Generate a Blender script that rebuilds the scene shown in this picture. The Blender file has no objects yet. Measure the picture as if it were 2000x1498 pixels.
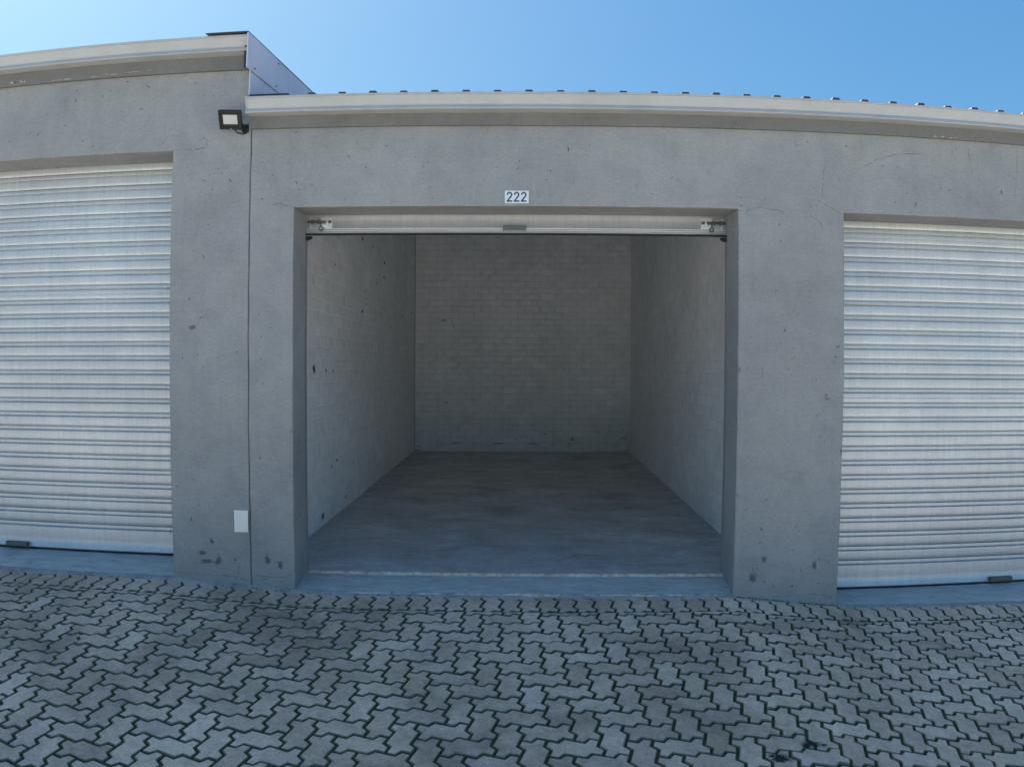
import bpy, bmesh, math, random
from mathutils import Vector, Matrix, noise

R = math.radians
random.seed(7)
scene = bpy.context.scene
C = scene.collection

# ------------------------------------------------------------------ camera
CAM = dict(X=0.0850, Y=-4.5117, Z=1.4210, pitch=-1.4049, yaw=0.6382, roll=0.3016)
def cam_axes():
    def tr(d):
        x, y, z = d
        c, s = math.cos(R(CAM['roll'])), math.sin(R(CAM['roll'])); x, z = c*x - s*z, s*x + c*z
        c, s = math.cos(R(CAM['pitch'])), math.sin(R(CAM['pitch'])); y, z = c*y - s*z, s*y + c*z
        c, s = math.cos(R(CAM['yaw'])), math.sin(R(CAM['yaw'])); x, y = c*x - s*y, s*x + c*y
        return Vector((x, y, z))
    return tr((1, 0, 0)), tr((0, 0, 1)), tr((0, 1, 0))
RT, UP, FW = cam_axes()
EYE = Vector((CAM['X'], CAM['Y'], CAM['Z']))
cd = bpy.data.cameras.new('camera')
cam = bpy.data.objects.new('camera', cd)
C.objects.link(cam)
cam.matrix_world = Matrix(((RT.x, UP.x, -FW.x, EYE.x), (RT.y, UP.y, -FW.y, EYE.y), (RT.z, UP.z, -FW.z, EYE.z), (0, 0, 0, 1)))
cd.type = 'PANO'                       # a slightly barrel-shaped wide lens
cd.sensor_fit = 'HORIZONTAL'
cd.sensor_width = 36.0
cd.clip_start = 0.05
cd.clip_end = 3000
cy = cd
cy.panorama_type = 'FISHEYE_LENS_POLYNOMIAL'
cy.fisheye_fov = R(180)
cy.fisheye_polynomial_k0 = 0.0
KP = (3.8699897610776315e-2, -2.5555654477378774e-5, -1.2966090499315318e-5, 2.6622557073674533e-7)
cy.fisheye_polynomial_k1 = -KP[0]
cy.fisheye_polynomial_k2 = -KP[1]
cy.fisheye_polynomial_k3 = -KP[2]
cy.fisheye_polynomial_k4 = -KP[3]
scene.camera = cam

def project(p):
    """lens position of a world point, in units of the picture's half width (x right, y up)"""
    d = Vector(p) - EYE
    x, z, y = d.dot(RT), d.dot(UP), d.dot(FW)
    rr = math.hypot(x, z); th = math.atan2(rr, y)
    r = 1438.83*th*(1 + 0.2385*th**2 - 0.0774*th**4)/1000
    k = r/max(rr, 1e-9)
    return x*k, z*k

# ------------------------------------------------------------------ world, sun, exposure
SKY_GAMMA, SKY_SAT, SKY_TINT = 0.43, 2.3, (.47, .755, .92)
SUN_AZ, SUN_EL = -52.0, 49.0           # from +Y (behind the garages) towards -X
w = bpy.data.worlds.new('World'); scene.world = w; w.use_nodes = True
nt = w.node_tree; nt.nodes.clear()
sky = nt.nodes.new('ShaderNodeTexSky'); sky.sky_type = 'NISHITA'; sky.sun_disc = False
sky.sun_elevation = R(SUN_EL); sky.sun_rotation = R(SUN_AZ)
sky.altitude = 0; sky.air_density = 1.0; sky.dust_density = 2.5; sky.ozone_density = 0.0
bg = nt.nodes.new('ShaderNodeBackground'); bg.inputs['Strength'].default_value = 0.108
out = nt.nodes.new('ShaderNodeOutputWorld')
gm = nt.nodes.new('ShaderNodeGamma'); gm.inputs[1].default_value = SKY_GAMMA
hs = nt.nodes.new('ShaderNodeHueSaturation'); hs.inputs['Saturation'].default_value = SKY_SAT
mx = nt.nodes.new('ShaderNodeMix'); mx.data_type = 'RGBA'; mx.blend_type = 'MULTIPLY'; mx.inputs[0].default_value = 1; mx.inputs[7].default_value = (*SKY_TINT, 1)
nt.links.new(sky.outputs[0], gm.inputs[0]); nt.links.new(gm.outputs[0], hs.inputs['Color']); nt.links.new(hs.outputs[0], mx.inputs[6]); nt.links.new(mx.outputs[2], bg.inputs[0])
nt.links.new(bg.outputs[0], out.inputs[0])
sd = bpy.data.lights.new('sun', 'SUN'); sd.energy = 5.0; sd.angle = R(0.53); sd.color = (1.0, 0.95, 0.87)
so = bpy.data.objects.new('sun', sd); C.objects.link(so)
sv = Vector((math.sin(R(SUN_AZ))*math.cos(R(SUN_EL)), math.cos(R(SUN_AZ))*math.cos(R(SUN_EL)), math.sin(R(SUN_EL))))
so.rotation_euler = sv.to_track_quat('Z', 'Y').to_euler()
so.location = (0, 0, 20)
vs = scene.view_settings
vs.view_transform = 'Standard'; vs.look = 'None'; vs.gamma = 1.0; vs.use_curve_mapping = False
vs.exposure = 2.05
scene.cycles.max_bounces = 20; scene.cycles.diffuse_bounces = 18

# ------------------------------------------------------------------ materials
class NT:
    def __init__(s, name):
        s.m = bpy.data.materials.new(name); s.m.use_nodes = True
        s.t = s.m.node_tree; s.t.nodes.clear()
        s.o = s.t.nodes.new('ShaderNodeOutputMaterial'); s.b = s.t.nodes.new('ShaderNodeBsdfPrincipled')
        s.t.links.new(s.b.outputs[0], s.o.inputs[0])
    def n(s, typ, **kw):
        q = s.t.nodes.new(typ)
        for k, v in kw.items():
            if k[0] == 'i' and k[1:].isdigit(): s.link(v, q.inputs[int(k[1:])])
            elif k in ('scale', 'detail', 'rough', 'dist_'): s.link(v, q.inputs[{'scale': 'Scale', 'detail': 'Detail', 'rough': 'Roughness', 'dist_': 'Distortion'}[k]])
            elif k == 'vec': s.link(v, q.inputs['Vector'])
            else: setattr(q, k, v)
        return q
    def link(s, v, sock):
        if isinstance(v, bpy.types.NodeSocket): s.t.links.new(v, sock)
        else: sock.default_value = v
    def coord(s, which='Object', scl=(1, 1, 1)):
        tc = s.t.nodes.new('ShaderNodeTexCoord')
        if which == 'World':
            src = s.t.nodes.new('ShaderNodeNewGeometry').outputs['Position']
        else: src = tc.outputs[which]
        mp = s.t.nodes.new('ShaderNodeMapping'); s.t.links.new(src, mp.inputs[0]); mp.inputs['Scale'].default_value = scl
        return mp.outputs[0]
    def noise(s, vec, scale, detail=4, rough=.55, dist=0):
        return s.n('ShaderNodeTexNoise', vec=vec, scale=scale, detail=detail, rough=rough, dist_=dist).outputs[0]
    def ramp(s, fac, stops):
        q = s.t.nodes.new('ShaderNodeValToRGB'); s.link(fac, q.inputs[0])
        e = q.color_ramp.elements
        while len(e) < len(stops): e.new(.5)
        for i, (p, c) in enumerate(stops):
            e[i].position = p; e[i].color = (*c, 1) if len(c) == 3 else c
        return q.outputs[0]
    def mix(s, fac, a, b, mode='MIX'):
        q = s.n('ShaderNodeMix', data_type='RGBA', blend_type=mode)
        s.link(fac, q.inputs[0]); s.link(a if not isinstance(a, tuple) else (*a, 1)[:4], q.inputs[6]); s.link(b if not isinstance(b, tuple) else (*b, 1)[:4], q.inputs[7])
        return q.outputs[2]
    def math(s, op, a, b=0.5, c=None, clamp=False):
        q = s.n('ShaderNodeMath', operation=op, use_clamp=clamp); s.link(a, q.inputs[0]); s.link(b, q.inputs[1])
        if c is not None: s.link(c, q.inputs[2])
        return q.outputs[0]
    def bump(s, h, strength, dist=.01):
        q = s.t.nodes.new('ShaderNodeBump'); q.inputs['Strength'].default_value = strength; q.inputs['Distance'].default_value = dist
        s.link(h, q.inputs['Height']); s.t.links.new(q.outputs[0], s.b.inputs['Normal'])
    def base(s, v): s.link(v if not isinstance(v, tuple) else (*v, 1)[:4], s.b.inputs['Base Color'])
    def set(s, **kw):
        for k, v in kw.items(): s.link(v, s.b.inputs[{'rough': 'Roughness', 'metal': 'Metallic', 'spec': 'Specular IOR Level', 'alpha': 'Alpha'}[k]])
        return s.m

def g3(v, w=0.0): return (v + w, v, v - w)

def mat_plaster(name, col, var=.03):
    s = NT(name); v = s.coord('World')
    big = s.noise(v, .9, 5, .6, .3); mid = s.noise(v, 6, 6, .65, .2); fin = s.noise(v, 120, 3, .6)
    str_ = s.noise(s.coord('World', (4, 4, .7)), 2.2, 5, .6, .4)
    dk = tuple(c*(1 - 4*var) for c in col); lt = tuple(c*(1 + 3*var) for c in col)
    a = s.ramp(big, [(.3, dk), (.52, col), (.72, lt)])
    b = s.ramp(mid, [(.25, (.88, .88, .88)), (.5, (1, 1, 1)), (.8, (1.06, 1.06, 1.05))])
    c = s.mix(1.0, a, b, 'MULTIPLY')
    st = s.ramp(str_, [(.58, (1, 1, 1)), (.78, (.90, .895, .88))])
    c = s.mix(1.0, c, st, 'MULTIPLY')
    hs_ = s.noise(s.coord('World', (1.2, 1.2, 26)), 3.0, 4, .7)
    c = s.mix(1.0, c, s.ramp(hs_, [(.3, (.955, .955, .955)), (.5, (1, 1, 1)), (.7, (1.03, 1.03, 1.03))]), 'MULTIPLY')
    pt = s.noise(v, 2.6, 3, .5, 1.2)
    c = s.mix(1.0, c, s.ramp(pt, [(.44, (.965, .965, .97)), (.50, (1.02, 1.015, 1.0))]), 'MULTIPLY')
    g1 = s.noise(v, 75, 3, .75); g2 = s.noise(s.coord('World', (1, 1, 1.6)), 28, 5, .75, .3)
    c = s.mix(1.0, c, s.ramp(g1, [(.32, (.90, .90, .90)), (.5, (1, 1, 1)), (.68, (1.08, 1.08, 1.08))]), 'MULTIPLY')
    c = s.mix(1.0, c, s.ramp(g2, [(.30, (.90, .90, .895)), (.48, (1, 1, 1)), (.70, (1.06, 1.06, 1.06))]), 'MULTIPLY')
    rs = s.noise(s.coord('World', (9, 9, .55)), 2.0, 5, .7, .2)
    c = s.mix(1.0, c, s.ramp(rs, [(.54, (1, 1, 1)), (.74, (.93, .93, .925))]), 'MULTIPLY')
    # small dirty specks
    vo = s.n('ShaderNodeTexVoronoi', vec=v, scale=46.0, feature='F1'); vo.inputs['Randomness'].default_value = 1
    sp = s.math('LESS_THAN', vo.outputs['Distance'], s.math('MULTIPLY', s.math('SUBTRACT', s.noise(v, 5.5, 3), .52), .9))
    c = s.mix(s.math('MULTIPLY', sp, .45), c, (.13, .13, .125))
    s.base(c)
    h = s.math('ADD', s.math('MULTIPLY', fin, .25), s.math('ADD', s.math('MULTIPLY', mid, .7), s.math('MULTIPLY', s.noise(v, 25, 4), .5)))
    s.bump(h, .35, .008)
    return s.set(rough=.88, spec=.25)

def mat_paver():
    s = NT('paver_concrete'); v = s.coord('World')
    oi = s.n('ShaderNodeObjectInfo').outputs['Random']; isl = s.n('ShaderNodeNewGeometry').outputs['Random Per Island']
    rnd = s.math('FRACT', s.math('ADD', s.math('MULTIPLY', oi, 7.31), isl))
    rn2 = s.math('FRACT', s.math('MULTIPLY', rnd, 13.7))
    a = s.ramp(rnd, [(0, (.50, .41, .345)), (.25, (.57, .47, .395)), (.65, (.62, .52, .435)), (.94, (.66, .56, .475)), (1, (.70, .61, .53))])
    tint = s.ramp(rn2, [(0, (1.10, .99, .87)), (.35, (1.13, .97, .89)), (.75, (1.13, .965, .90)), (1, (1.10, .95, .93))])
    c = s.mix(1.0, a, tint, 'MULTIPLY')
    mid = s.noise(v, 14, 6, .65, .3)
    c = s.mix(1.0, c, s.ramp(mid, [(.25, (.78, .78, .77)), (.5, (1, 1, 1)), (.75, (1.14, 1.14, 1.13))]), 'MULTIPLY')
    fin = s.noise(v, 105, 3, .8)
    wr = s.noise(v, 33, 5, .75, .4)
    c = s.mix(1.0, c, s.ramp(wr, [(.30, (.80, .80, .79)), (.5, (1, 1, 1)), (.7, (1.12, 1.12, 1.11))]), 'MULTIPLY')
    c = s.mix(1.0, c, s.ramp(fin, [(.3, (.78, .78, .78)), (.5, (1, 1, 1)), (.72, (1.22, 1.22, 1.21))]), 'MULTIPLY')
    big = s.noise(v, 1.05, 4, .6, .5)
    c = s.mix(1.0, c, s.ramp(big, [(.36, (.66, .65, .64)), (.52, (1, .99, .98)), (.7, (1.15, 1.14, 1.13))]), 'MULTIPLY')
    alg = s.ramp(s.noise(v, 2.3, 5, .65), [(.58, (1, 1, 1)), (.78, (.94, .97, .85))])
    c = s.mix(1.0, c, alg, 'MULTIPLY')
    s.base(c)
    s.bump(s.math('ADD', s.math('MULTIPLY', fin, .6), s.math('MULTIPLY', s.noise(v, 60, 4, .7), .8)), .45, .004)
    return s.set(rough=.9, spec=.25)

def mat_soil():
    s = NT('joint_soil'); v = s.coord('World')
    n1 = s.noise(v, 3.2, 5, .65, .4); n2 = s.noise(v, 45, 4, .7)
    c = s.ramp(n1, [(.36, (.075, .066, .050)), (.50, (.062, .064, .038)), (.64, (.070, .095, .028))])
    c = s.mix(1.0, c, s.ramp(n2, [(.3, (.6, .6, .6)), (.7, (1.4, 1.4, 1.4))]), 'MULTIPLY')
    s.base(c); s.bump(n2, .8, .01)
    return s.set(rough=.97, spec=.1)

def mat_moss():
    s = NT('moss'); v = s.coord('World')
    n1 = s.noise(v, 9, 4, .6)
    s.base(s.ramp(n1, [(.3, (.034, .040, .016)), (.55, (.055, .085, .020)), (.75, (.085, .135, .028))]))
    return s.set(rough=1, spec=.05)

def mat_far_paving():
    s = NT('paving_far'); v = s.coord('World')
    br = s.n('ShaderNodeTexBrick', vec=v, scale=4.44)
    br.inputs['Color1'].default_value = (.42, .42, .41, 1); br.inputs['Color2'].default_value = (.47, .47, .46, 1); br.inputs['Mortar'].default_value = (.03, .034, .02, 1)
    br.inputs['Mortar Size'].default_value = .03
    c = s.mix(1.0, br.outputs[0], s.ramp(s.noise(v, 1.0, 5), [(.3, (.75, .75, .75)), (.7, (1.15, 1.15, 1.15))]), 'MULTIPLY')
    s.base(c)
    return s.set(rough=.9)

def mat_sill():
    s = NT('sill_concrete'); v = s.coord('World', (1.1, 5, 5))
    n1 = s.noise(v, 5, 6, .7, .6); n2 = s.noise(s.coord('World'), 70, 3, .6)
    c = s.ramp(n1, [(.28, (.17, .17, .165)), (.40, (.40, .40, .39)), (.6, (.50, .50, .485)), (.75, (.64, .635, .60))])
    s.base(c); s.bump(s.math('ADD', n1, s.math('MULTIPLY', n2, .4)), .4, .006)
    return s.set(rough=.6, spec=.4)

def mat_floor():
    s = NT('floor_concrete'); v = s.coord('World', (1.0, 1.5, 1))
    n1 = s.noise(v, 1.6, 6, .62, .7); n2 = s.noise(s.coord('World'), 40, 4, .6)
    c = s.ramp(n1, [(.30, (.31, .315, .31)), (.46, (.42, .43, .43)), (.58, (.47, .48, .485)), (.72, (.58, .59, .60))])
    tr = s.noise(s.coord('World', (1, 2.4, 1)), 2.6, 6, .7, 1.6); ds = s.noise(s.coord('World'), 9, 5, .75, .8)
    c = s.mix(1.0, c, s.ramp(tr, [(.40, (.90, .90, .90)), (.50, (1, 1, 1)), (.60, (1.12, 1.13, 1.14))]), 'MULTIPLY')
    c = s.mix(1.0, c, s.ramp(ds, [(.3, (.90, .90, .90)), (.7, (1.09, 1.09, 1.09))]), 'MULTIPLY')
    c = s.mix(1.0, c, s.ramp(n2, [(.3, (.86, .86, .86)), (.7, (1.10, 1.10, 1.10))]), 'MULTIPLY')
    s.base(c); s.bump(s.math('ADD', n1, s.math('MULTIPLY', n2, .3)), .15, .006)
    rg = s.n('ShaderNodeMapRange', i0=n1, i1=.3, i2=.7, i3=.62, i4=.45).outputs[0]
    return s.set(rough=rg, spec=.4)

def mat_brick(name='white_painted_brick', k=1.0):
    s = NT(name); v = s.coord('World')
    oi = s.n('ShaderNodeObjectInfo').outputs['Random']; isl = s.n('ShaderNodeNewGeometry').outputs['Random Per Island']
    rnd = s.math('FRACT', s.math('ADD', s.math('MULTIPLY', oi, 5.17), isl))
    a = s.ramp(rnd, [(0, g3(.80*k, -.006)), (.6, g3(.825*k, -.006)), (.9, g3(.85*k, -.006)), (1, g3(.89*k, -.006))])
    n1 = s.noise(v, 7, 5, .65, .3); n2 = s.noise(v, 1.1, 4, .6)
    c = s.mix(1.0, a, s.ramp(n1, [(.28, (.88, .875, .86)), (.5, (1, 1, 1)), (.75, (1.04, 1.04, 1.04))]), 'MULTIPLY')
    c = s.mix(1.0, c, s.ramp(n2, [(.3, (.90, .90, .89)), (.6, (1, 1, 1))]), 'MULTIPLY')
    s.base(c); s.bump(s.math('ADD', s.math('ADD', n1, s.noise(v, 22, 4, .7)), s.noise(v, 90, 3, .6)), .6, .006)
    return s.set(rough=.75, spec=.3)

def mat_shutter():
    s = NT('shutter_metal'); v = s.coord('World', (14, 14, 1.1)); v2 = s.coord('World', (1.2, 1.2, 60))
    st = s.noise(v, 3, 5, .7, .1); hz = s.noise(v2, 3, 4, .7); big = s.noise(s.coord('World'), 1.3, 4, .6)
    fine = s.noise(s.coord('World', (60, 60, 9)), 4, 4, .8)
    c = s.ramp(st, [(.25, (.50, .515, .53)), (.5, (.565, .58, .595)), (.75, (.62, .635, .645))])
    c = s.mix(1.0, c, s.ramp(hz, [(.3, (.96, .96, .96)), (.7, (1.03, 1.03, 1.03))]), 'MULTIPLY')
    c = s.mix(1.0, c, s.ramp(fine, [(.3, (.87, .87, .87)), (.7, (1.10, 1.10, 1.10))]), 'MULTIPLY')
    c = s.mix(1.0, c, s.ramp(big, [(.3, (.86, .86, .875)), (.7, (1.07, 1.07, 1.05))]), 'MULTIPLY')
    s.base(c); s.bump(s.math('ADD', st, hz), .03, .003)
    return s.set(rough=.40, metal=.45, spec=.5)

def mat_paint(name, col, rough=.45, metal=0.0, var=.06, spec=.5, scl=4):
    s = NT(name); v = s.coord('World')
    n = s.noise(v, scl, 5, .6, .2); n2 = s.noise(v, 40, 3, .6)
    c = s.mix(1.0, (*col, 1), s.ramp(n, [(.3, (1 - 2*var,)*3), (.5, (1, 1, 1)), (.7, (1 + var,)*3)]), 'MULTIPLY')
    c = s.mix(1.0, c, s.ramp(n2, [(.3, (1 - var,)*3), (.7, (1 + var*.5,)*3)]), 'MULTIPLY')
    s.base(c); s.bump(n2, .08, .003)
    return s.set(rough=rough, metal=metal, spec=spec)

def mat_mark(name, col, alpha=.6, scl=60):
    s = NT(name); v = s.coord('World')
    n = s.noise(v, scl, 4, .7)
    s.base(col)
    at = s.n('ShaderNodeAttribute', attribute_name='fall').outputs['Fac']
    a = s.n('ShaderNodeMapRange', i0=s.math('ADD', s.math('MULTIPLY', at, 1.1), s.math('MULTIPLY', s.math('SUBTRACT', n, .5), 1.6)), i1=.15, i2=.75, i3=0.0, i4=alpha).outputs[0]
    return s.set(rough=.95, spec=.1, alpha=a)

M = dict(
    plaster=mat_plaster('grey_plaster', (.296, .302, .303)),
    fascia=mat_paint('grey_fascia_paint', (.175, .172, .165), .7, 0, .08, .3, 3),
    gutter=mat_paint('off_white_gutter_paint', (.43, .435, .435), .4, 0, .04, .4),
    galv=mat_paint('galvanised_sheet', (.60, .58, .66), .5, .15, .05, .4),
    roof=mat_paint('dark_roof_sheet', (.045, .05, .062), .5, .2, .1, .4),
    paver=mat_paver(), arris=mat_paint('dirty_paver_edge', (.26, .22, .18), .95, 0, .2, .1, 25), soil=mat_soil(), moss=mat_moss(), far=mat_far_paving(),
    sill=mat_sill(), floor=mat_floor(), brick=mat_brick(), mortar=mat_brick('painted_mortar', .90), mortar_side=mat_brick('painted_mortar_side', .98),
    shutter=mat_shutter(),
    rail=mat_paint('aluminium_rail', (.42, .43, .44), .4, .6, .05),
    rubber=mat_paint('black_rubber', (.030, .031, .032), .8, 0, .1, .3),
    handle=mat_paint('grey_handle_metal', (.12, .13, .132), .45, .5, .12),
    chrome=mat_paint('worn_chrome', (.74, .75, .73), .32, .55, .08),
    darksteel=mat_paint('dark_steel', (.11, .11, .108), .4, .7, .15),
    black=mat_paint('black_housing', (.016, .017, .018), .5, 0, .1, .4),
    lens=mat_paint('frosted_lens', (.52, .55, .54), .25, 0, .03, .5),
    white=mat_paint('white_plastic', (.74, .75, .72), .4, 0, .02, .4),
    sign=mat_paint('sign_white', (.70, .74, .78), .35, 0, .02, .4),
    ink=mat_paint('sign_navy', (.010, .035, .075), .4, 0, .05, .4),
    lip=mat_paint('chipped_cement_lip', (.60, .52, .43), .9, 0, .25, .2, 22),
    cement=mat_paint('cement_smear', (.34, .335, .32), .85, 0, .16, .25, 9),
    bounce=mat_paint('bounce_sheet_white', (.86, .86, .85), .5, 0, .03, .4),  # for the unseen sheet added to brighten the open unit
    earth=mat_paint('bare_ground', (.34, .33, .30), .95, 0, .15, .1, 1),
    pock=mat_mark('pock_mark', (.06, .058, .055), .62),
    smudge=mat_mark('brown_smudge', (.13, .115, .10), .5, 70),
    crack=mat_mark('hairline_crack', (.10, .09, .085), .5, 40),
    peel=mat_mark('bare_plaster_patch', (.52, .45, .40), .9, 30),
    wet=mat_mark('oil_spot', (.035, .038, .045), .9, 18),
    white_chip=mat_mark('bare_dark_brick', (.06, .055, .05), .95, 30),
)

# ------------------------------------------------------------------ mesh helpers
def obj(name, bm, mat, parent=None, smooth=False, bevel=0):
    me = bpy.data.meshes.new(name); bm.to_mesh(me); bm.free()
    if mat: me.materials.append(mat)
    if smooth:
        for f in me.polygons: f.use_smooth = True
    o = bpy.data.objects.new(name, me); C.objects.link(o)
    if parent: o.parent = parent
    if bevel:
        b = o.modifiers.new('bevel', 'BEVEL'); b.width = bevel; b.segments = 2; b.limit_method = 'ANGLE'; b.angle_limit = R(40)
    return o
def tag(o, label=None, cat=None, group=None, kind=None):
    for k, v in (('label', label), ('category', cat), ('group', group), ('kind', kind)):
        if v: o[k] = v
    return o
def thing(name, label, cat, loc=(0, 0, 0), group=None):
    o = bpy.data.objects.new(name, None); C.objects.link(o); o.location = loc; o.empty_display_size = .1
    return tag(o, label, cat, group)
def new(): return bmesh.new()
def box(bm, x0, x1, y0, y1, z0, z1):
    v = [bm.verts.new(p) for p in ((x0, y0, z0), (x1, y0, z0), (x1, y1, z0), (x0, y1, z0), (x0, y0, z1), (x1, y0, z1), (x1, y1, z1), (x0, y1, z1))]
    for q in ((0, 3, 2, 1), (4, 5, 6, 7), (0, 1, 5, 4), (1, 2, 6, 5), (2, 3, 7, 6), (3, 0, 4, 7)): bm.faces.new([v[i] for i in q])
    return v
def tube(bm, a, b, r, n=12):
    a, b = Vector(a), Vector(b); d = (b - a)
    q = d.to_track_quat('Z', 'Y').to_matrix()
    ra = [bm.verts.new(a + q @ Vector((r*math.cos(t*2*math.pi/n), r*math.sin(t*2*math.pi/n), 0))) for t in range(n)]
    rb = [bm.verts.new(v.co + d) for v in ra]
    for i in range(n): bm.faces.new((ra[i], ra[(i+1) % n], rb[(i+1) % n], rb[i]))
    bm.faces.new(ra[::-1]); bm.faces.new(rb)
def ring(bm, c, R0, r, n=14, m=6, ax=(0, 1, 0)):
    q = Vector(ax).to_track_quat('Z', 'Y').to_matrix(); c = Vector(c)
    vs_ = [[bm.verts.new(c + q @ Vector(((R0 + r*math.cos(2*math.pi*j/m))*math.cos(2*math.pi*i/n), (R0 + r*math.cos(2*math.pi*j/m))*math.sin(2*math.pi*i/n), r*math.sin(2*math.pi*j/m)))) for j in range(m)] for i in range(n)]
    for i in range(n):
        for j in range(m): bm.faces.new((vs_[i][j], vs_[(i+1) % n][j], vs_[(i+1) % n][(j+1) % m], vs_[i][(j+1) % m]))
def sweep(bm, prof, x0, x1, n=1, closed=True, jit=0):
    """profile of (y, z) swept along X"""
    rows = []
    for i in range(n + 1):
        x = x0 + (x1 - x0)*i/n
        rows.append([bm.verts.new((x, y + (jit*(noise.noise((x*1.7, z*9, y*3))) if jit else 0), z)) for y, z in prof])
    k = len(prof)
    for i in range(n):
        for j in range(k if closed else k - 1):
            bm.faces.new((rows[i][j], rows[i+1][j], rows[i+1][(j+1) % k], rows[i][(j+1) % k]))
    if closed:
        bm.faces.new(rows[0]); bm.faces.new(rows[-1][::-1])
    bmesh.ops.recalc_face_normals(bm, faces=bm.faces[:])
def fall(bm):
    return bm.verts.layers.float.get('fall') or bm.verts.layers.float.new('fall')
def blob(bm, c, u, v, rx, ry, rnd, n=10, ang=0):
    """irregular patch round c in the plane of u and v, fading towards its rim"""
    fl = fall(bm); c, u, v = Vector(c), Vector(u), Vector(v)
    mid = bm.verts.new(c); mid[fl] = 1.0; pts = []
    for i in range(n):
        t = 2*math.pi*i/n; k = rnd.uniform(.65, 1.25)
        a, b = rx*k*math.cos(t), ry*k*math.sin(t)
        a, b = a*math.cos(ang) - b*math.sin(ang), a*math.sin(ang) + b*math.cos(ang)
        pts.append(bm.verts.new(c + u*a + v*b))
    for i in range(n): bm.faces.new((mid, pts[i], pts[(i+1) % n]))
def ribbon(bm, pts, wd, y, rnd):
    """thin wandering line on the wall face; pts are (x, z)"""
    P = []
    for (x0, z0), (x1, z1) in zip(pts, pts[1:]):
        n = max(2, int(math.hypot(x1 - x0, z1 - z0)/.02))
        for i in range(n):
            t = i/n; P.append((x0 + (x1 - x0)*t + rnd.uniform(-.003, .003), z0 + (z1 - z0)*t + rnd.uniform(-.003, .003)))
    P.append(pts[-1]); prev = None
    for i, (x, z) in enumerate(P):
        a, b = P[max(0, i-1)], P[min(len(P)-1, i+1)]
        dx, dz = b[0] - a[0], b[1] - a[1]; l = math.hypot(dx, dz) or 1
        ww = wd*rnd.uniform(.35, 1.15)*.5
        fall(bm)
        cur = (bm.verts.new((x - dz/l*ww, y, z + dx/l*ww)), bm.verts.new((x + dz/l*ww, y, z - dx/l*ww)))
        q = rnd.uniform(.25, .8)
        for vv in cur: vv[fall(bm)] = q
        if prev: bm.faces.new((prev[0], prev[1], cur[1], cur[0]))
        prev = cur

# ------------------------------------------------------------------ terrain
KN = [(-12, .12), (-4.5, .055), (-3.4, .044), (-2.2, .048), (-2.02, .036), (-1.32, -.006), (-1.15, -.012), (1.35, -.012), (1.48, -.024), (2.05, -.086), (2.2, -.098), (2.7, -.114), (3.45, -.129), (5, -.15), (12, -.2)]
G = .1024
def zw(x):
    if x <= KN[0][0]: return KN[0][1]
    for (a, za), (b, zb) in zip(KN, KN[1:]):
        if x <= b: return za + (zb - za)*(x - a)/(b - a)
    return KN[-1][1]
def zg(x, y):
    yy = max(y, -3.6); z = zw(x)
    f = min(1, max(0, (-y - 2.2)/3)); f = f*f*(3 - 2*f)
    return z*(1 - f) + G*yy*(1 if y > -3.0 else 1 - .0)
def sheet(name, xs, ys, dz, mat, parent=None, jit=0):
    bm = new(); g = [[bm.verts.new((x, y, zg(x, y) + dz + (jit*noise.noise((x*31, y*31, 0)) if jit else 0))) for y in ys] for x in xs]
    for i in range(len(xs)-1):
        for j in range(len(ys)-1): bm.faces.new((g[i][j], g[i+1][j], g[i+1][j+1], g[i][j+1]))
    return obj(name, bm, mat, parent, smooth=True)
def lin(a, b, n): return [a + (b - a)*i/n for i in range(n + 1)]

bm = new()
for a in ((-600, -600), (600, -600), (600, 600), (-600, 600)): bm.verts.new((a[0], a[1], -.75))
bm.faces.new(bm.verts[:])
tag(obj('ground', bm, M['earth']), kind='structure')
tag(sheet('driveway', lin(-12, 12, 48), lin(-16, -2.62, 26), -.0005, M['far']), kind='structure')
paving = sheet('pavement', lin(-5.4, 5.4, 540), lin(-2.62, .012, 130), -.0058, M['soil'], jit=.0030)
tag(paving, kind='structure')

# ------------------------------------------------------------------ pavers
U = .1125; AMP = .0138; GAP = .0060; S0 = .003
ZIG = [(.385, -1), (.615, 1)]
def outline(L, Wd):
    """zigzag outline of a paver of L x Wd unit cells, corner at the origin, anticlockwise"""
    P = []
    for k in range(L):
        if k == 0: P.append((0, 0))
        for t, s in ZIG: P.append(((k + t)*U, s*AMP))
    P.append((L*U, 0))
    for k in range(Wd):
        for t, s in ZIG: P.append((L*U - s*AMP, (k + t)*U))
    P.append((L*U, Wd*U))
    for k in reversed(range(L)):
        for t, s in reversed(ZIG): P.append(((k + t)*U, Wd*U + s*AMP))
    P.append((0, Wd*U))
    for k in reversed(range(Wd)):
        for t, s in reversed(ZIG): P.append((-s*AMP, (k + t)*U))
    return P
def inset(P, d):
    n = len(P); out_ = []
    for i in range(n):
        a, b, c = Vector(P[i-1]), Vector(P[i]), Vector(P[(i+1) % n])
        e1, e2 = (b - a).normalized(), (c - b).normalized()
        n1, n2 = Vector((-e1.y, e1.x)), Vector((-e2.y, e2.x))
        m = (n1 + n2); m = m.normalized() if m.length > 1e-6 else n1
        k = d/max(.5, m.dot(n1)); out_.append(tuple(b + m*k))
    return out_
def clip(P, ymax):
    o = []
    for i in range(len(P)):
        a, b = P[i-1], P[i]
        if (a[1] <= ymax) != (b[1] <= ymax):
            t = (ymax - a[1])/(b[1] - a[1]); o.append((a[0] + t*(b[0] - a[0]), ymax))
        if b[1] <= ymax: o.append(b)
    return o
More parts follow.
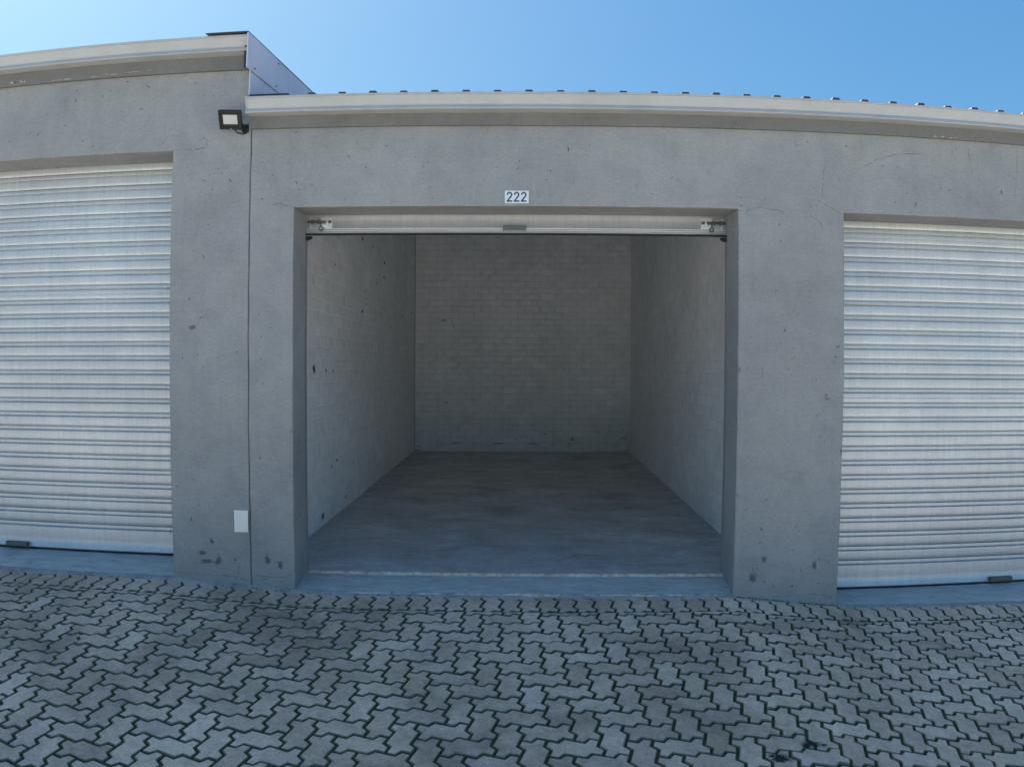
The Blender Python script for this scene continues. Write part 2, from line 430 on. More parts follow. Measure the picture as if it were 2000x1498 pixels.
def paver_bm(bm, P, xf, rnd=None, h=.05):
    n = len(P); P0 = inset(P, GAP); P1 = inset(P0, .0030)
    if rnd:
        P0 = [(x + rnd.uniform(-.0012, .0012), y + rnd.uniform(-.0012, .0012)) for x, y in P0]
        P1 = [(x + rnd.uniform(-.0016, .0016), y + rnd.uniform(-.0016, .0016)) for x, y in P1]
    lo = [bm.verts.new(xf(x, y, -h)) for x, y in P0]; md = [bm.verts.new(xf(x, y, -.0042)) for x, y in P0]; tp = [bm.verts.new(xf(x, y, 0)) for x, y in P1]
    for i in range(n):
        j = (i + 1) % n
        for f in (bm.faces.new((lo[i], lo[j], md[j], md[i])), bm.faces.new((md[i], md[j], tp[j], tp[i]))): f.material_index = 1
    bm.faces.new(tp)
def centred(P, c): return [(x - c[0], y - c[1]) for x, y in P]

OH, OV = outline(2, 1), outline(1, 2)
rp = random.Random(3)
VARI = 24
MH, MV = [], []
for lst, o_, c in ((MH, OH, (U, U/2)), (MV, OV, (U/2, U))):
    for i in range(VARI):
        b = new(); paver_bm(b, centred(o_, c), lambda x, y, z: (x, y, z), rp)
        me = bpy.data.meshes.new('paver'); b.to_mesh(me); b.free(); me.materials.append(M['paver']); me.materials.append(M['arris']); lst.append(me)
cells = []                              # (x, y, kind, polygon or None)
x_ref, y_ref = -.3521, -.4404           # middle of one lengthwise paver of the second row
YCUT = -S0 - 2*U - .001
for r in range(-2, 22):
    yc = y_ref - (r - 2)*U
    off = (x_ref + (r - 2)*U) % (4*U)
    for m in range(-13, 13):
        xc = off + 4*U*m
        for kind, x, y in (('H', xc, yc), ('V', xc + 2.5*U, yc - U/2)):
            if abs(x) > 5.2 or y < -2.55: continue
            top = y + (U/2 if kind == 'H' else U)
            poly = None
            if top > YCUT + .004:
                full = centred(OH, (U, U/2)) if kind == 'H' else centred(OV, (U/2, U))
                poly = clip(full, YCUT - y)
                if len(poly) < 4 or min(q[1] for q in poly) > YCUT - y - .016: continue
            cells.append((x, y, kind, poly))
sx0 = -.5851
for i in range(-42, 52):
    x = sx0 + U*(i + .5); cells.append((x, -S0 - U, 'V', None))
def in_view(x, y):
    px, py = project((x, y, zg(x, y)))
    return abs(px) < 1.03 and abs(py) < .775
def place(x, y, k):
    sx = (zg(x + .05, y) - zg(x - .05, y))/.1
    nrm = Vector((-sx, -G, 1)).normalized()
    q = Vector((0, 0, 1)).rotation_difference(nrm)
    return q
cells.sort(key=lambda c: (not in_view(c[0], c[1]), (Vector((c[0], c[1], zg(c[0], c[1]))) - EYE).length - (.5 if c[3] is None else 0)))
rest = new(); rp = random.Random(11); n_ind = 0
for i, (x, y, kind, poly) in enumerate(cells):
    z = zg(x, y) + max(-.0012, min(.0035, rp.gauss(.0004, .0016)))
    q = place(x, y, kind)
    tilt = Matrix.Rotation(max(-.011, min(.011, rp.gauss(0, .006))), 3, 'X') @ Matrix.Rotation(max(-.011, min(.011, rp.gauss(0, .006))), 3, 'Y') @ Matrix.Rotation(rp.gauss(0, .007), 3, 'Z')
    mt = q.to_matrix() @ tilt
    if n_ind < 300 and poly is None and in_view(x, y):
        n_ind += 1
        me = rp.choice(MH if kind == 'H' else MV)
        o = bpy.data.objects.new('paver', me); C.objects.link(o); o.parent = paving
        o.location = (x, y, z); o.rotation_euler = mt.to_euler()
    else:
        P = poly or (centred(OH, (U, U/2)) if kind == 'H' else centred(OV, (U/2, U)))
        loc = Vector((x, y, z))
        paver_bm(rest, P, lambda a, b, c: loc + mt @ Vector((a, b, c)), rp)
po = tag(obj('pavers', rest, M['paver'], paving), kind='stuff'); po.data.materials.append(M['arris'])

# moss and grit in the joints
rm = random.Random(5); bm = new()
ico = [(0, 0, 1), (.89, 0, .4), (.28, .85, .4), (-.72, .53, .4), (-.72, -.53, .4), (.28, -.85, .4)]
def tuft(p, r):
    a = rm.uniform(0, 6.3); ca, sa = math.cos(a), math.sin(a)
    vv = [bm.verts.new((p[0] + r*(x*ca - y*sa)*rm.uniform(.7, 1.3), p[1] + r*(x*sa + y*ca)*rm.uniform(.7, 1.3), p[2] + r*(z - .3)*.62*rm.uniform(.6, 1.3))) for x, y, z in ico]
    for k in range(1, 6): bm.faces.new((vv[0], vv[k], vv[1 + k % 5]))
for x, y, kind, poly in cells:
    if not in_view(x, y): continue
    P = poly or (centred(OH, (U, U/2)) if kind == 'H' else centred(OV, (U/2, U)))
    for i in range(len(P)):
        a, b = P[i-1], P[i]
        for k in range(3):
            t = rm.random(); px, py = x + a[0] + t*(b[0] - a[0]), y + a[1] + t*(b[1] - a[1])
            d = noise.noise((px*1.9 + 5, py*1.9, 0)) + .55*noise.noise((px*8, py*8, 3))
            if rm.random() < .42 + .6*d:
                tuft((px + rm.gauss(0, .0015), py + rm.gauss(0, .0015), zg(px, py) - .005), rm.uniform(.0030, .0068))
for i in range(1500):
    x = rm.uniform(-3.6, 3.8); dens = .95 if 1.46 < x < 2.15 else .16 + .35*noise.noise((x*2.2, 3, 1))
    if rm.random() < dens: tuft((x, -.010 + rm.gauss(0, .006) - (.012 if x < 1.46 or x > 2.15 else 0), zg(x, 0) + .002), rm.uniform(.003, .009))
tag(obj('joint_moss', bm, M['moss'], paving, smooth=True), kind='stuff')
bm = new()
def crumb(x, y, z, r):
    vv = [bm.verts.new((x + r*rm.uniform(.5, 1.3)*a, y + r*rm.uniform(.5, 1.3)*b, z + r*rm.uniform(.3, .9)*c)) for a, b, c in ((1, 0, 0), (-1, 0, 0), (0, 1, 0), (0, -1, 0), (0, 0, 1), (0, 0, -.4))]
    for q in ((0, 2, 4), (2, 1, 4), (1, 3, 4), (3, 0, 4), (2, 0, 5), (1, 2, 5), (3, 1, 5), (0, 3, 5)): bm.faces.new([vv[k] for k in q])
for cx_, cy_, sp, n in ((1.425, .04, .03, 26), (1.43, .20, .02, 10), (-1.325, .05, .025, 14), (-1.32, .19, .02, 8), (2.11, -.012, .02, 12), (-2.12, .01, .03, 10), (1.75, -.02, .25, 10), (-1.7, -.03, .3, 12), (.2, -.03, .8, 22)):
    for i in range(n):
        x, y = cx_ + rm.gauss(0, sp), cy_ + rm.gauss(0, min(sp, .03))
        crumb(x, y, zg(x, min(y, 0)) + .008 + max(0, y)*.22, rm.uniform(.003, .009))
for i in range(160):
    x, y = rm.uniform(-3, 3), -abs(rm.gauss(0, .7)) - .05; crumb(x, y, zg(x, y) + .001, rm.uniform(.0015, .0035))
tag(obj('plaster_crumbs', bm, M['lip'], paving), kind='stuff')
# oil spots on two pavers
rb = random.Random(2)
for grp in (((1.328, -1.581, .058, .036), (1.30, -1.60, .024, .022), (1.385, -1.592, .022, .014)), ((1.16, -1.672, .054, .040), (1.13, -1.655, .02, .016))):
    bm = new()
    for x, y, a, b in grp: blob(bm, (x, y, zg(x, y) + .0046), (1, 0, 0), (0, 1, G), a, b, rb, 18)
    o = obj('oil_spot', bm, M['wet'], paving)
# cement smear along the foot of the walls
bm = new(); xs = lin(-5.2, 5.2, 520); prev = None
for x in xs:
    wdt = .030 + .016*noise.noise((x*5, 0, 0)) + .008*noise.noise((x*19, 0, 4))
    hgt = .016 + .006*noise.noise((x*6, 2, 0))
    if x > 1.42: wdt *= .45 if x < 2.1 else .9; hgt *= .2 if x < 2.1 else .7
    cur = [bm.verts.new(p) for p in ((x, .004, zg(x, 0) + hgt), (x, -wdt*.5, zg(x, -wdt*.5) + hgt*.7 + .002), (x, -wdt, zg(x, -wdt) + .002), (x, -wdt - .004, zg(x, -wdt) - .012))]
    if prev:
        for j in range(3): bm.faces.new((prev[j], prev[j+1], cur[j+1], cur[j]))
    prev = cur
bmesh.ops.recalc_face_normals(bm, faces=bm.faces[:])
obj('cement_edge', bm, M['cement'], paving, smooth=True)

# ------------------------------------------------------------------ buildings
V1, V2, V3, V4, V5 = -2.1317, -1.6103, -1.3263, 1.4271, 2.1067
L1, L2, L3 = 2.3965, 2.389, 2.7785
WT = .262                                # wall thickness
def facade(name, x0, x1, z0, z1, holes, parent):
    xs, zs = {x0, x1}, {z0, z1}
    for a, b, c, d in holes: xs |= {a, b}; zs |= {c, d}
    def fill(s):
        s = sorted(v for v in s); o = []
        for a, b in zip(s, s[1:]):
            n = max(1, round((b - a)/.11)); o += [a + (b - a)*i/n for i in range(n)]
        return o + [s[-1]]
    X, Z = fill(xs), fill({z for z in zs if z0 <= z <= z1})
    bm = new(); g = {}
    def vert(i, j):
        if (i, j) not in g: g[i, j] = bm.verts.new((X[i], 0, Z[j]))
        return g[i, j]
    for i in range(len(X)-1):
        for j in range(len(Z)-1):
            cx_, cz_ = (X[i] + X[i+1])/2, (Z[j] + Z[j+1])/2
            if any(a < cx_ < b and c < cz_ < d for a, b, c, d in holes): continue
            bm.faces.new((vert(i, j), vert(i+1, j), vert(i+1, j+1), vert(i, j+1)))
    ret = bmesh.ops.extrude_face_region(bm, geom=bm.faces[:])
    bmesh.ops.translate(bm, vec=(0, WT, 0), verts=[v for v in ret['geom'] if isinstance(v, bmesh.types.BMVert)])
    bmesh.ops.recalc_face_normals(bm, faces=bm.faces[:])
    bm.edges.ensure_lookup_table()
    def sharp(e):
        if len(e.link_faces) != 2 or e.link_faces[0].normal.dot(e.link_faces[1].normal) > .5: return False
        a, b = e.verts[0].co, e.verts[1].co
        return a.y < .001 and b.y < .001
    es = [e for e in bm.edges if sharp(e)]
    res = bmesh.ops.bevel(bm, geom=es, offset=.0075, segments=3, profile=.5, affect='EDGES')
    for f in res['faces']:
        f.smooth = True
        for v in f.verts:
            if .0004 < v.co.y < .0072:
                n = noise.noise_vector((v.co.x*9, v.co.z*9, 1)); v.co += Vector((n.x, 0, n.z))*.0016
    return obj(name, bm, M['plaster'], parent)

def gutter_prof(z0):
    return [(-.032, z0 + .10), (-.032, z0), (-.106, z0), (-.111, z0 + .003), (-.1115, z0 + .006), (-.104, z0 + .021), (-.099, z0 + .0255), (-.0975, z0 + .031), (-.0995, z0 + .038), (-.108, z0 + .056), (-.1165, z0 + .078), (-.119, z0 + .085),
            (-.1265, z0 + .086), (-.1305, z0 + .0905), (-.129, z0 + .0965), (-.121, z0 + .0985), (-.116, z0 + .094), (-.113, z0 + .078), (-.096, z0 + .040), (-.093, z0 + .028), (-.094, z0 + .006), (-.036, z0 + .006), (-.036, z0 + .10)]

left = thing('storage_building', 'taller grey plastered garage block beside the floodlight, its roof stepping up above its neighbour', 'building', group='grey garage blocks of the row')
right = thing('storage_building', 'lower grey plastered garage block with the open empty unit under the number 222', 'building', group='grey garage blocks of the row')

LH = (-4.88, V1, -.4, L3)
facade('wall', -7.5, V2 - .0025, -.6, 3.36, [LH], left)
RH1, RH2 = (V3, V4, -.4, L1), (V5, 4.86, -.4, L2)
facade('wall', V2 + .0025, 7.5, -.6, 2.96, [RH1, RH2], right)
# dark filler down the joint between the two blocks
bm = new(); box(bm, V2 - .02, V2 + .02, .010, .20, -.55, 2.95); obj('joint_filler', bm, M['darksteel'], left)

# ---- left block shell, fascia, gutter, roof
SL = .098
bm = new()
box(bm, -1.76, -1.632, WT + .002, 7.5, -.5, 3.30)
for y0, y1 in lin(0, 1, 1) and [(WT + .002, 7.5)]:
    v = [bm.verts.new(p) for p in ((-1.76, y0, 3.3005), (-1.632, y0, 3.3005), (-1.632, y1, 3.3005), (-1.76, y1, 3.3005), (-1.76, y0, 3.32), (-1.632, y0, 3.32), (-1.632, y1, 3.44 + SL*y1 - .05), (-1.76, y1, 3.44 + SL*y1 - .05))]
    for q in ((4, 5, 6, 7), (0, 1, 5, 4), (1, 2, 6, 5), (2, 3, 7, 6), (3, 0, 4, 7)): bm.faces.new([v[i] for i in q])
obj('side_wall', bm, M['plaster'], left)
bm = new(); box(bm, -7.5, -1.76, 7.3, 7.5, -.5, 3.9); obj('rear_wall', bm, M['plaster'], left)
def fascia(x0, x1, z0, z1, parent, seed):
    bm = new(); sweep(bm, [(-.0005, z0 + .004), (-.031, z0), (-.033, z0 + .003), (-.031, z1), (-.0005, z1)], x0, x1, 60, True, .003)
    o = obj('fascia_band', bm, M['fascia'], parent)
    return o
fasL = fascia(-7.5, V2 - .012, 3.279, 3.46, left, 1)
fasR = fascia(V2 + .006, 7.5, 2.890, 3.06, right, 2)
def gutter(x0, x1, z0, parent, caps):
    bm = new(); sweep(bm, gutter_prof(z0), x0, x1, 40, True, .0025)
    g = obj('gutter', bm, M['gutter'], parent, bevel=0)
    for x in caps:
        bm = new(); pr = [(-.030, z0 + .099), (-.030, z0 - .002), (-.107, z0 - .002), (-.1135, z0 + .003), (-.1135, z0 + .007), (-.106, z0 + .022), (-.1005, z0 + .027), (-.0995, z0 + .031), (-.1015, z0 + .038), (-.110, z0 + .056), (-.1185, z0 + .078), (-.121, z0 + .084), (-.128, z0 + .085), (-.1325, z0 + .0905), (-.1305, z0 + .0995)]
        sweep(bm, pr, x - .004, x + .004, 1); obj('end_cap', bm, M['gutter'], g)
    return g
gutter(-7.5, -1.620, 3.370, left, [-1.616])
gutter(-1.606, 7.5, 2.967, right, [-1.610])
# joint sleeve on the long gutter seams
def roof(x0, x1, zf, parent, ribs, pitch, first):
    r = thing_part = None
    bm = new(); yb = 7.6
    v = [bm.verts.new(p) for p in ((x0, -.062, zf), (x1, -.062, zf), (x1, yb, zf + SL*(yb + .062)), (x0, yb, zf + SL*(yb + .062)))]
    bm.faces.new(v); ret = bmesh.ops.extrude_face_region(bm, geom=bm.faces[:])
    bmesh.ops.translate(bm, vec=(0, 0, -.004), verts=[q for q in ret['geom'] if isinstance(q, bmesh.types.BMVert)])
    bmesh.ops.recalc_face_normals(bm, faces=bm.faces[:])
    rf = obj('roof', bm, M['roof'], parent)
    if ribs:
        b = new(); h = .031
        pr = [(-.034, .0005), (-.0195, h), (.0195, h), (.034, .0005)]
        a = [b.verts.new((x, -.064, z)) for x, z in pr]; c = [b.verts.new((x, yb, z + SL*(yb + .064))) for x, z in pr]
        for i in range(3): b.faces.new((a[i], a[i+1], c[i+1], c[i]))
        b.faces.new(a); bmesh.ops.recalc_face_normals(b, faces=b.faces[:])
        me = bpy.data.meshes.new('roof_rib'); b.to_mesh(me); b.free(); me.materials.append(M['roof'])
        x = first
        while x < x1 - .05:
            o = bpy.data.objects.new('roof_rib', me); C.objects.link(o); o.parent = rf
            o.location = (x, 0, zf + random.uniform(-.002, .003)); x += pitch
    return rf
roof(-7.5, -1.66, 3.455, left, False, .1915, -7.3)
roof(-1.60, 7.5, 3.069, right, True, .1915, -.0615 - .1915*6)

# ---- barge flashing on the step between the two roofs
def slab(bm, x0, x1, y0, y1, z0, z1, sl=SL):
    v = [bm.verts.new(p) for p in ((x0, y0, z0 + sl*y0), (x1, y0, z0 + sl*y0), (x1, y1, z0 + sl*y1), (x0, y1, z0 + sl*y1), (x0, y0, z1 + sl*y0), (x1, y0, z1 + sl*y0), (x1, y1, z1 + sl*y1), (x0, y1, z1 + sl*y1))]
    for q in ((0, 3, 2, 1), (4, 5, 6, 7), (0, 1, 5, 4), (1, 2, 6, 5), (2, 3, 7, 6), (3, 0, 4, 7)): bm.faces.new([v[i] for i in q])
bm = new(); slab(bm, -1.603, -1.597, -.155, .42, 3.257, 3.484); barge = obj('barge_flashing', bm, M['galv'], left)
bm = new(); slab(bm, -1.6035, -1.5985, .4205, 7.5, 3.258, 3.483); obj('barge_flashing', bm, M['galv'], left)
for y, z in ((-.02, .028), (.40, .03), (.43, .20), (2.2, .03)):
    bm = new(); tube(bm, (-1.598, y, 3.257 + SL*y + z), (-1.592, y, 3.257 + SL*y + z), .006, 8)
    obj('screw', bm, M['darksteel'], barge)
bm = new(); slab(bm, -1.875, -1.596, -.158, 7.5, 3.4842, 3.4895); obj('ridge_cap', bm, M['roof'], left)
bm = new(); slab(bm, -1.640, -1.604, -.100, -.090, 3.27, 3.483); obj('barge_return', bm, M['roof'], left)
bm = new()
v = [bm.verts.new(p) for p in ((-1.612, -.07, 3.095), (-1.612, 7.5, 3.095 + SL*7.5), (-1.612, 7.5, 3.30 + SL*7.5), (-1.612, -.07, 3.30 - SL*.07), (-1.606, -.07, 3.095), (-1.606, 7.5, 3.095 + SL*7.5), (-1.606, 7.5, 3.30 + SL*7.5), (-1.606, -.07, 3.30 - SL*.07))]
for q in ((0, 3, 2, 1), (4, 5, 6, 7), (0, 1, 5, 4), (1, 2, 6, 5), (2, 3, 7, 6), (3, 0, 4, 7)): bm.faces.new([v[i] for i in q])
bmesh.ops.recalc_face_normals(bm, faces=bm.faces[:])
obj('apron_flashing', bm, M['galv'], left)
bm = new(); slab(bm, -1.6055, -1.355, -.075, 7.5, 3.0935, 3.103); obj('roof_edge_flashing', bm, M['roof'], right)

# ---- roller shutters
YD = .282
PITCH, GRV = .0966, .031
def slat_bm(x0, x1, seed, nx=14, seam=False):
    """one period of the curtain: recessed groove at the bottom, broad face above it"""
    pr = [(.012, -.0005), (.011, .0022), (.0022, .0036), (.0008, .0060), (.0008, .0200), (.0018, GRV - .0058), (.022, GRV - .0052), (.022, GRV + .0014), (.0000, GRV + .0022), (-.0014, GRV + .006), (-.0018, .055), (-.0018, .072), (-.0016, .084), (-.0008, PITCH - .0058), (.0020, PITCH - .0032), (.012, PITCH - .0008)]
    if seam: pr[10:12] = [(-.0018, .047), (-.0018, .0600), (.0004, .0612), (.0010, .0635), (-.0016, .0650), (-.0018, .072)]
    bm = new(); rows = []
    for i in range(nx + 1):
        x = x0 + (x1 - x0)*i/nx
        rows.append([bm.verts.new((x, y + .0011*noise.noise((x*1.1, seed*3.7 + z*4, 2)), z + .0006*noise.noise((x*.8, seed*1.3, 7)))) for y, z in pr])
    for i in range(nx):
        for j in range(len(pr)-1): bm.faces.new((rows[i][j], rows[i+1][j], rows[i+1][j+1], rows[i][j+1]))
    bmesh.ops.recalc_face_normals(bm, faces=bm.faces[:])
    if sum(f.normal.y for f in bm.faces) > 0: bmesh.ops.reverse_faces(bm, faces=bm.faces[:])
    return bm
def bottom_panel(x0, x1, z0, z1, parent, name='bottom_panel'):
    pr = [(.003, z0), (-.005, z0 + .001), (-.006, z0 + .012), (-.002, z0 + .016), (-.0025, (z0 + z1)/2), (-.0014, z1 - .012), (-.0008, z1 - .0058), (.0020, z1 - .0032), (.012, z1 - .0008)]
    bm = new(); rows = []
    for i in range(21):
        x = x0 + (x1 - x0)*i/20
        rows.append([bm.verts.new((x, y + .001*noise.noise((x*1.2, z*6, 9)), z)) for y, z in pr])
    for i in range(20):
        for j in range(len(pr)-1): bm.faces.new((rows[i][j], rows[i+1][j], rows[i+1][j+1], rows[i][j+1]))
    bmesh.ops.recalc_face_normals(bm, faces=bm.faces[:])
    if sum(f.normal.y for f in bm.faces) > 0: bmesh.ops.reverse_faces(bm, faces=bm.faces[:])
    o = obj(name, bm, M['shutter'], parent, smooth=True); o.location.y = YD
    return o
def lift_handle(x, z, parent, wd=.165):
    bm = new()
    box(bm, x - wd/2, x + wd/2, YD - .034, YD - .026, z - .016, z + .014)
    box(bm, x - wd/2, x + wd/2, YD - .026, YD - .003, z + .008, z + .014)
    box(bm, x - wd/2, x - wd/2 + .006, YD - .026, YD - .003, z - .016, z + .008)
    box(bm, x + wd/2 - .006, x + wd/2, YD - .026, YD - .003, z - .016, z + .008)
    return obj('handle', bm, M['handle'], parent, bevel=.002)
def closed_door(x0, x1, zblue, zbot, n, hx, parent, label, seed, seams):
    d = bpy.data.objects.new('roller_door', None); C.objects.link(d); d.parent = parent; d['label'] = label; d.empty_display_size = .1
    for k in range(n):
        o = obj('slat', slat_bm(x0, x1, seed + k, seam=(k in seams)), M['shutter'], d, smooth=False)
        for f in o.data.polygons: f.use_smooth = True
        o.data.set_sharp_from_angle(angle=R(28))
        o.location = (0, YD, zblue + PITCH*k)
    bottom_panel(x0, x1, zbot, zblue, d)
    bm = new(); box(bm, x0, x1, YD + .0, YD + .02, zbot - .022, zbot - .001); obj('rubber_seal', bm, M['rubber'], d)
    lift_handle(hx, zbot + .022, d, .175)
    # blackout behind the curtain so that the closed unit stays dark
    bm = new(); box(bm, x0 - .1, x1 + .1, YD + .03, YD + .05, -.4, 3.0); obj('door_backing', bm, M['rubber'], d)
    return d
closed_door(-4.98, V1 + .06, .288, .1335, 27, -3.46, left, 'closed silver roller door without a house number', 1, (16, 21))
closed_door(V5 - .06, 4.96, .0965, -.060, 25, 3.45, right, 'closed silver roller door with its grey lift handle', 60, (11, 22))

# open door of unit 222
d = bpy.data.objects.new('roller_door', None); C.objects.link(d); d.parent = right; d['label'] = 'raised roller door with only its bottom panel showing'; d.empty_display_size = .1
ZB = 2.281
for k in range(4):
    o = obj('slat', slat_bm(V3 - .09, V4 + .09, 200 + k), M['shutter'], d); o.location = (0, YD, ZB + .165 + PITCH*k)
bottom_panel(V3 - .09, V4 + .09, ZB + .022, ZB + .165, d)
bm = new(); sweep(bm, [(YD - .014, ZB), (YD - .016, ZB + .004), (YD - .013, ZB + .008), (YD - .010, ZB + .010), (YD - .011, ZB + .020), (YD - .007, ZB + .024), (YD + .012, ZB + .024), (YD + .012, ZB)], V3 - .06, V4 + .06, 20); obj('bottom_rail', bm, M['rail'], d)
bm = new(); sweep(bm, [(YD - .006, ZB - .001), (YD - .008, ZB - .008), (YD + .002, ZB - .013), (YD + .012, ZB - .009), (YD + .012, ZB - .001)], V3 - .06, V4 + .06, 40, True, .002); obj('rubber_seal', bm, M['rubber'], d)
lift_handle(.043, 2.309, d, .150)
def lock(xc, s):
    """slide bolt: plate, bolt bar, keepers, knob and hanging staple ring; s points to the jamb"""
    z = 2.352; y = YD - .004
    bm = new(); box(bm, xc - .075, xc + .075, y - .003, y, z - .036, z + .036)
    p = obj('slide_bolt', bm, M['chrome'], d, bevel=.001)
    bm = new(); tube(bm, (xc - .07, y - .014, z + .002), (xc + .085*s + .0, y - .014, z + .002), .0085, 12) if s > 0 else tube(bm, (xc + .07, y - .014, z + .002), (xc - .085, y - .014, z + .002), .0085, 12)
    obj('bolt_bar', bm, M['handle'], p, smooth=False)
    for q in (-.045, .012, .055):
        bm = new(); box(bm, xc + q*s - .008, xc + q*s + .008, y - .022, y - .003, z - .011, z + .015)
        obj('keeper', bm, M['chrome'] if q < 0 else M['handle'], p, bevel=.002)
    bm = new(); box(bm, xc + .030*s - .0325, xc + .030*s + .0325, y - .008, y - .0035, z - .034, z + .033); obj('lock_case', bm, M['rail'], p, bevel=.002)
    bm = new(); box(bm, xc - .026*s - .024, xc - .026*s + .024, y - .012, y - .0035, z - .031, z - .008); obj('hasp_plate', bm, M['chrome'], p, bevel=.003)
    bm = new(); ring(bm, (xc - .004*s, y - .014, z - .043), .013, .0035); obj('staple_ring', bm, M['handle'], p, smooth=True)
    bm = new(); tube(bm, (xc - .004*s, y - .016, z + .002), (xc - .004*s, y - .016, z - .032), .004, 8); obj('bolt_handle', bm, M['handle'], p)
    for q in (-.028, .028):
        bm = new(); tube(bm, (xc + .058*s, y - .010, z + q), (xc + .058*s, y - .007, z + q), .006, 10); obj('screw', bm, M['chrome'], p)
lock(-1.228, -1); lock(1.332, 1)
for x, s in ((V3, 1), (V4, -1)):
    bm = new(); box(bm, x - .055 if s > 0 else x + .002, x - .002 if s > 0 else x + .055, YD - .012, YD + .035, -.05, 2.262)
    obj('guide_rail', bm, M['rail'], d, bevel=.002)
    bm = new()
    p = [(x - .01*s, 2.262), (x + .036*s, 2.262), (x + .036*s, 2.252), (x + .010*s, 2.238), (x - .01*s, 2.238)]
    a = [bm.verts.new((q[0], YD - .014, q[1])) for q in p]; c = [bm.verts.new((q[0], YD + .02, q[1])) for q in p]
    for i in range(5): bm.faces.new((a[i], a[(i+1) % 5], c[(i+1) % 5], c[i]))
    bm.faces.new(a); bm.faces.new(c); bmesh.ops.recalc_face_normals(bm, faces=bm.faces[:])
    obj('guide_stop', bm, M['rubber'], d)

# ---- sills, floor slab
def sill(x0, x1, zback, parent, yb=.236):
    bm = new(); n = 90; prev = None
    for i in range(n + 1):
        x = x0 + (x1 - x0)*i/n
        z0 = zg(x, 0) + .004 + .004*noise.noise((x*6, 0, 1))
        cur = []
        for y, z in ((-.012 + .006*noise.noise((x*9, 5, 5)), z0 - .02), (-.010, z0), (.06, z0 + (zback - z0)*.32), (.15, z0 + (zback - z0)*.68), (yb, zback), (yb + .16, zback)):
            cur.append(bm.verts.new((x, y, z + .003*noise.noise((x*11, y*30, 0)))))
        if prev:
            for j in range(5): bm.faces.new((prev[j], cur[j], cur[j+1], prev[j+1]))
        prev = cur
    return obj('door_sill', bm, M['sill'], parent, smooth=True)
sill(-4.88, V1, .118, left, .27); sill(V3, V4, .045, right, .242); sill(V5, 4.86, -.074, right, .27)
ZF = .060
bm = new(); X = lin(-1.60, 1.84, 40); Y = lin(.243, 7.15, 60)
g = [[bm.verts.new((x, y, ZF)) for y in Y] for x in X]
for i in range(40):
    for j in range(60): bm.faces.new((g[i][j], g[i+1][j], g[i+1][j+1], g[i][j+1]))
obj('floor', bm, M['floor'], right)
bm = new(); n = 160; prev = None
for i in range(n + 1):
    x = V3 + (V4 - V3)*i/n; j = .0035*noise.noise((x*14, 0, 0)) + .002*noise.noise((x*50, 0, 0))
    cur = [bm.verts.new(p) for p in ((x, .240 + j, .040), (x, .238 + j, ZF - .001 + j*.5), (x, .246 + j, ZF + .004 + j*.4), (x, .258 - j, ZF + .0015))]
    if prev:
        for k in range(3): bm.faces.new((prev[k], cur[k], cur[k+1], prev[k+1]))
    prev = cur
obj('floor_edge', bm, M['lip'], right, smooth=True)

# unseen bright sheet under the roof, added to bounce light into the open unit
bm = new(); v = [bm.verts.new(p) for p in ((-1.60, WT + .004, 3.052 + SL*WT), (1.88, WT + .004, 3.052 + SL*WT), (1.88, 7.18, 3.052 + SL*7.18), (-1.60, 7.18, 3.052 + SL*7.18))]
bm.faces.new(v); obj('roof_bounce_sheet', bm, M['bounce'], right)
bm = new(); prev = None
for i in range(221):
    x = -1.0 + 2.36*i/220; a_ = .5 + .9*noise.noise((x*3.3, 1, 0)) + .5*noise.noise((x*13, 7, 0)); a_ = max(.05, min(1, a_))
    cur = [bm.verts.new(p) for p in ((x, -.006 - .016*a_, zg(x, -.02) - .002), (x, -.010 - .014*a_, zg(x, 0) + .010 + .008*a_), (x, -.002 + .010*a_, zg(x, 0) + .012 + .010*a_), (x, .012 + .016*a_, zg(x, 0) + .006))]
    if prev:
        for k in range(3): bm.faces.new((prev[k], cur[k], cur[k+1], prev[k+1]))
    prev = cur
obj('sill_lip', bm, M['lip'], right, smooth=True)
# ---- painted brick walls of the open unit
BL, BH, BJ = .232, .098, .010
def brick_mesh(L, seed):
    rb_ = random.Random(seed); bm = new(); h, l = BH/2 - BJ/2, L/2 - BJ/2; c = .004
    o = [bm.verts.new((sx*l, .012, sz*h)) for sx, sz in ((-1, -1), (1, -1), (1, 1), (-1, 1))]
    m = [bm.verts.new((sx*l + rb_.uniform(-.001, .001), c + .0, sz*h + rb_.uniform(-.001, .001))) for sx, sz in ((-1, -1), (1, -1), (1, 1), (-1, 1))]
    t = [bm.verts.new((sx*(l - c) + rb_.uniform(-.002, .002), rb_.uniform(-.0006, .0006), sz*(h - c) + rb_.uniform(-.0015, .0015))) for sx, sz in ((-1, -1), (1, -1), (1, 1), (-1, 1))]
    for i in range(4):
        j = (i + 1) % 4; bm.faces.new((o[i], o[j], m[j], m[i])); bm.faces.new((m[i], m[j], t[j], t[i]))
    bm.faces.new(t); bmesh.ops.recalc_face_normals(bm, faces=bm.faces[:])
    return bm
walls = []
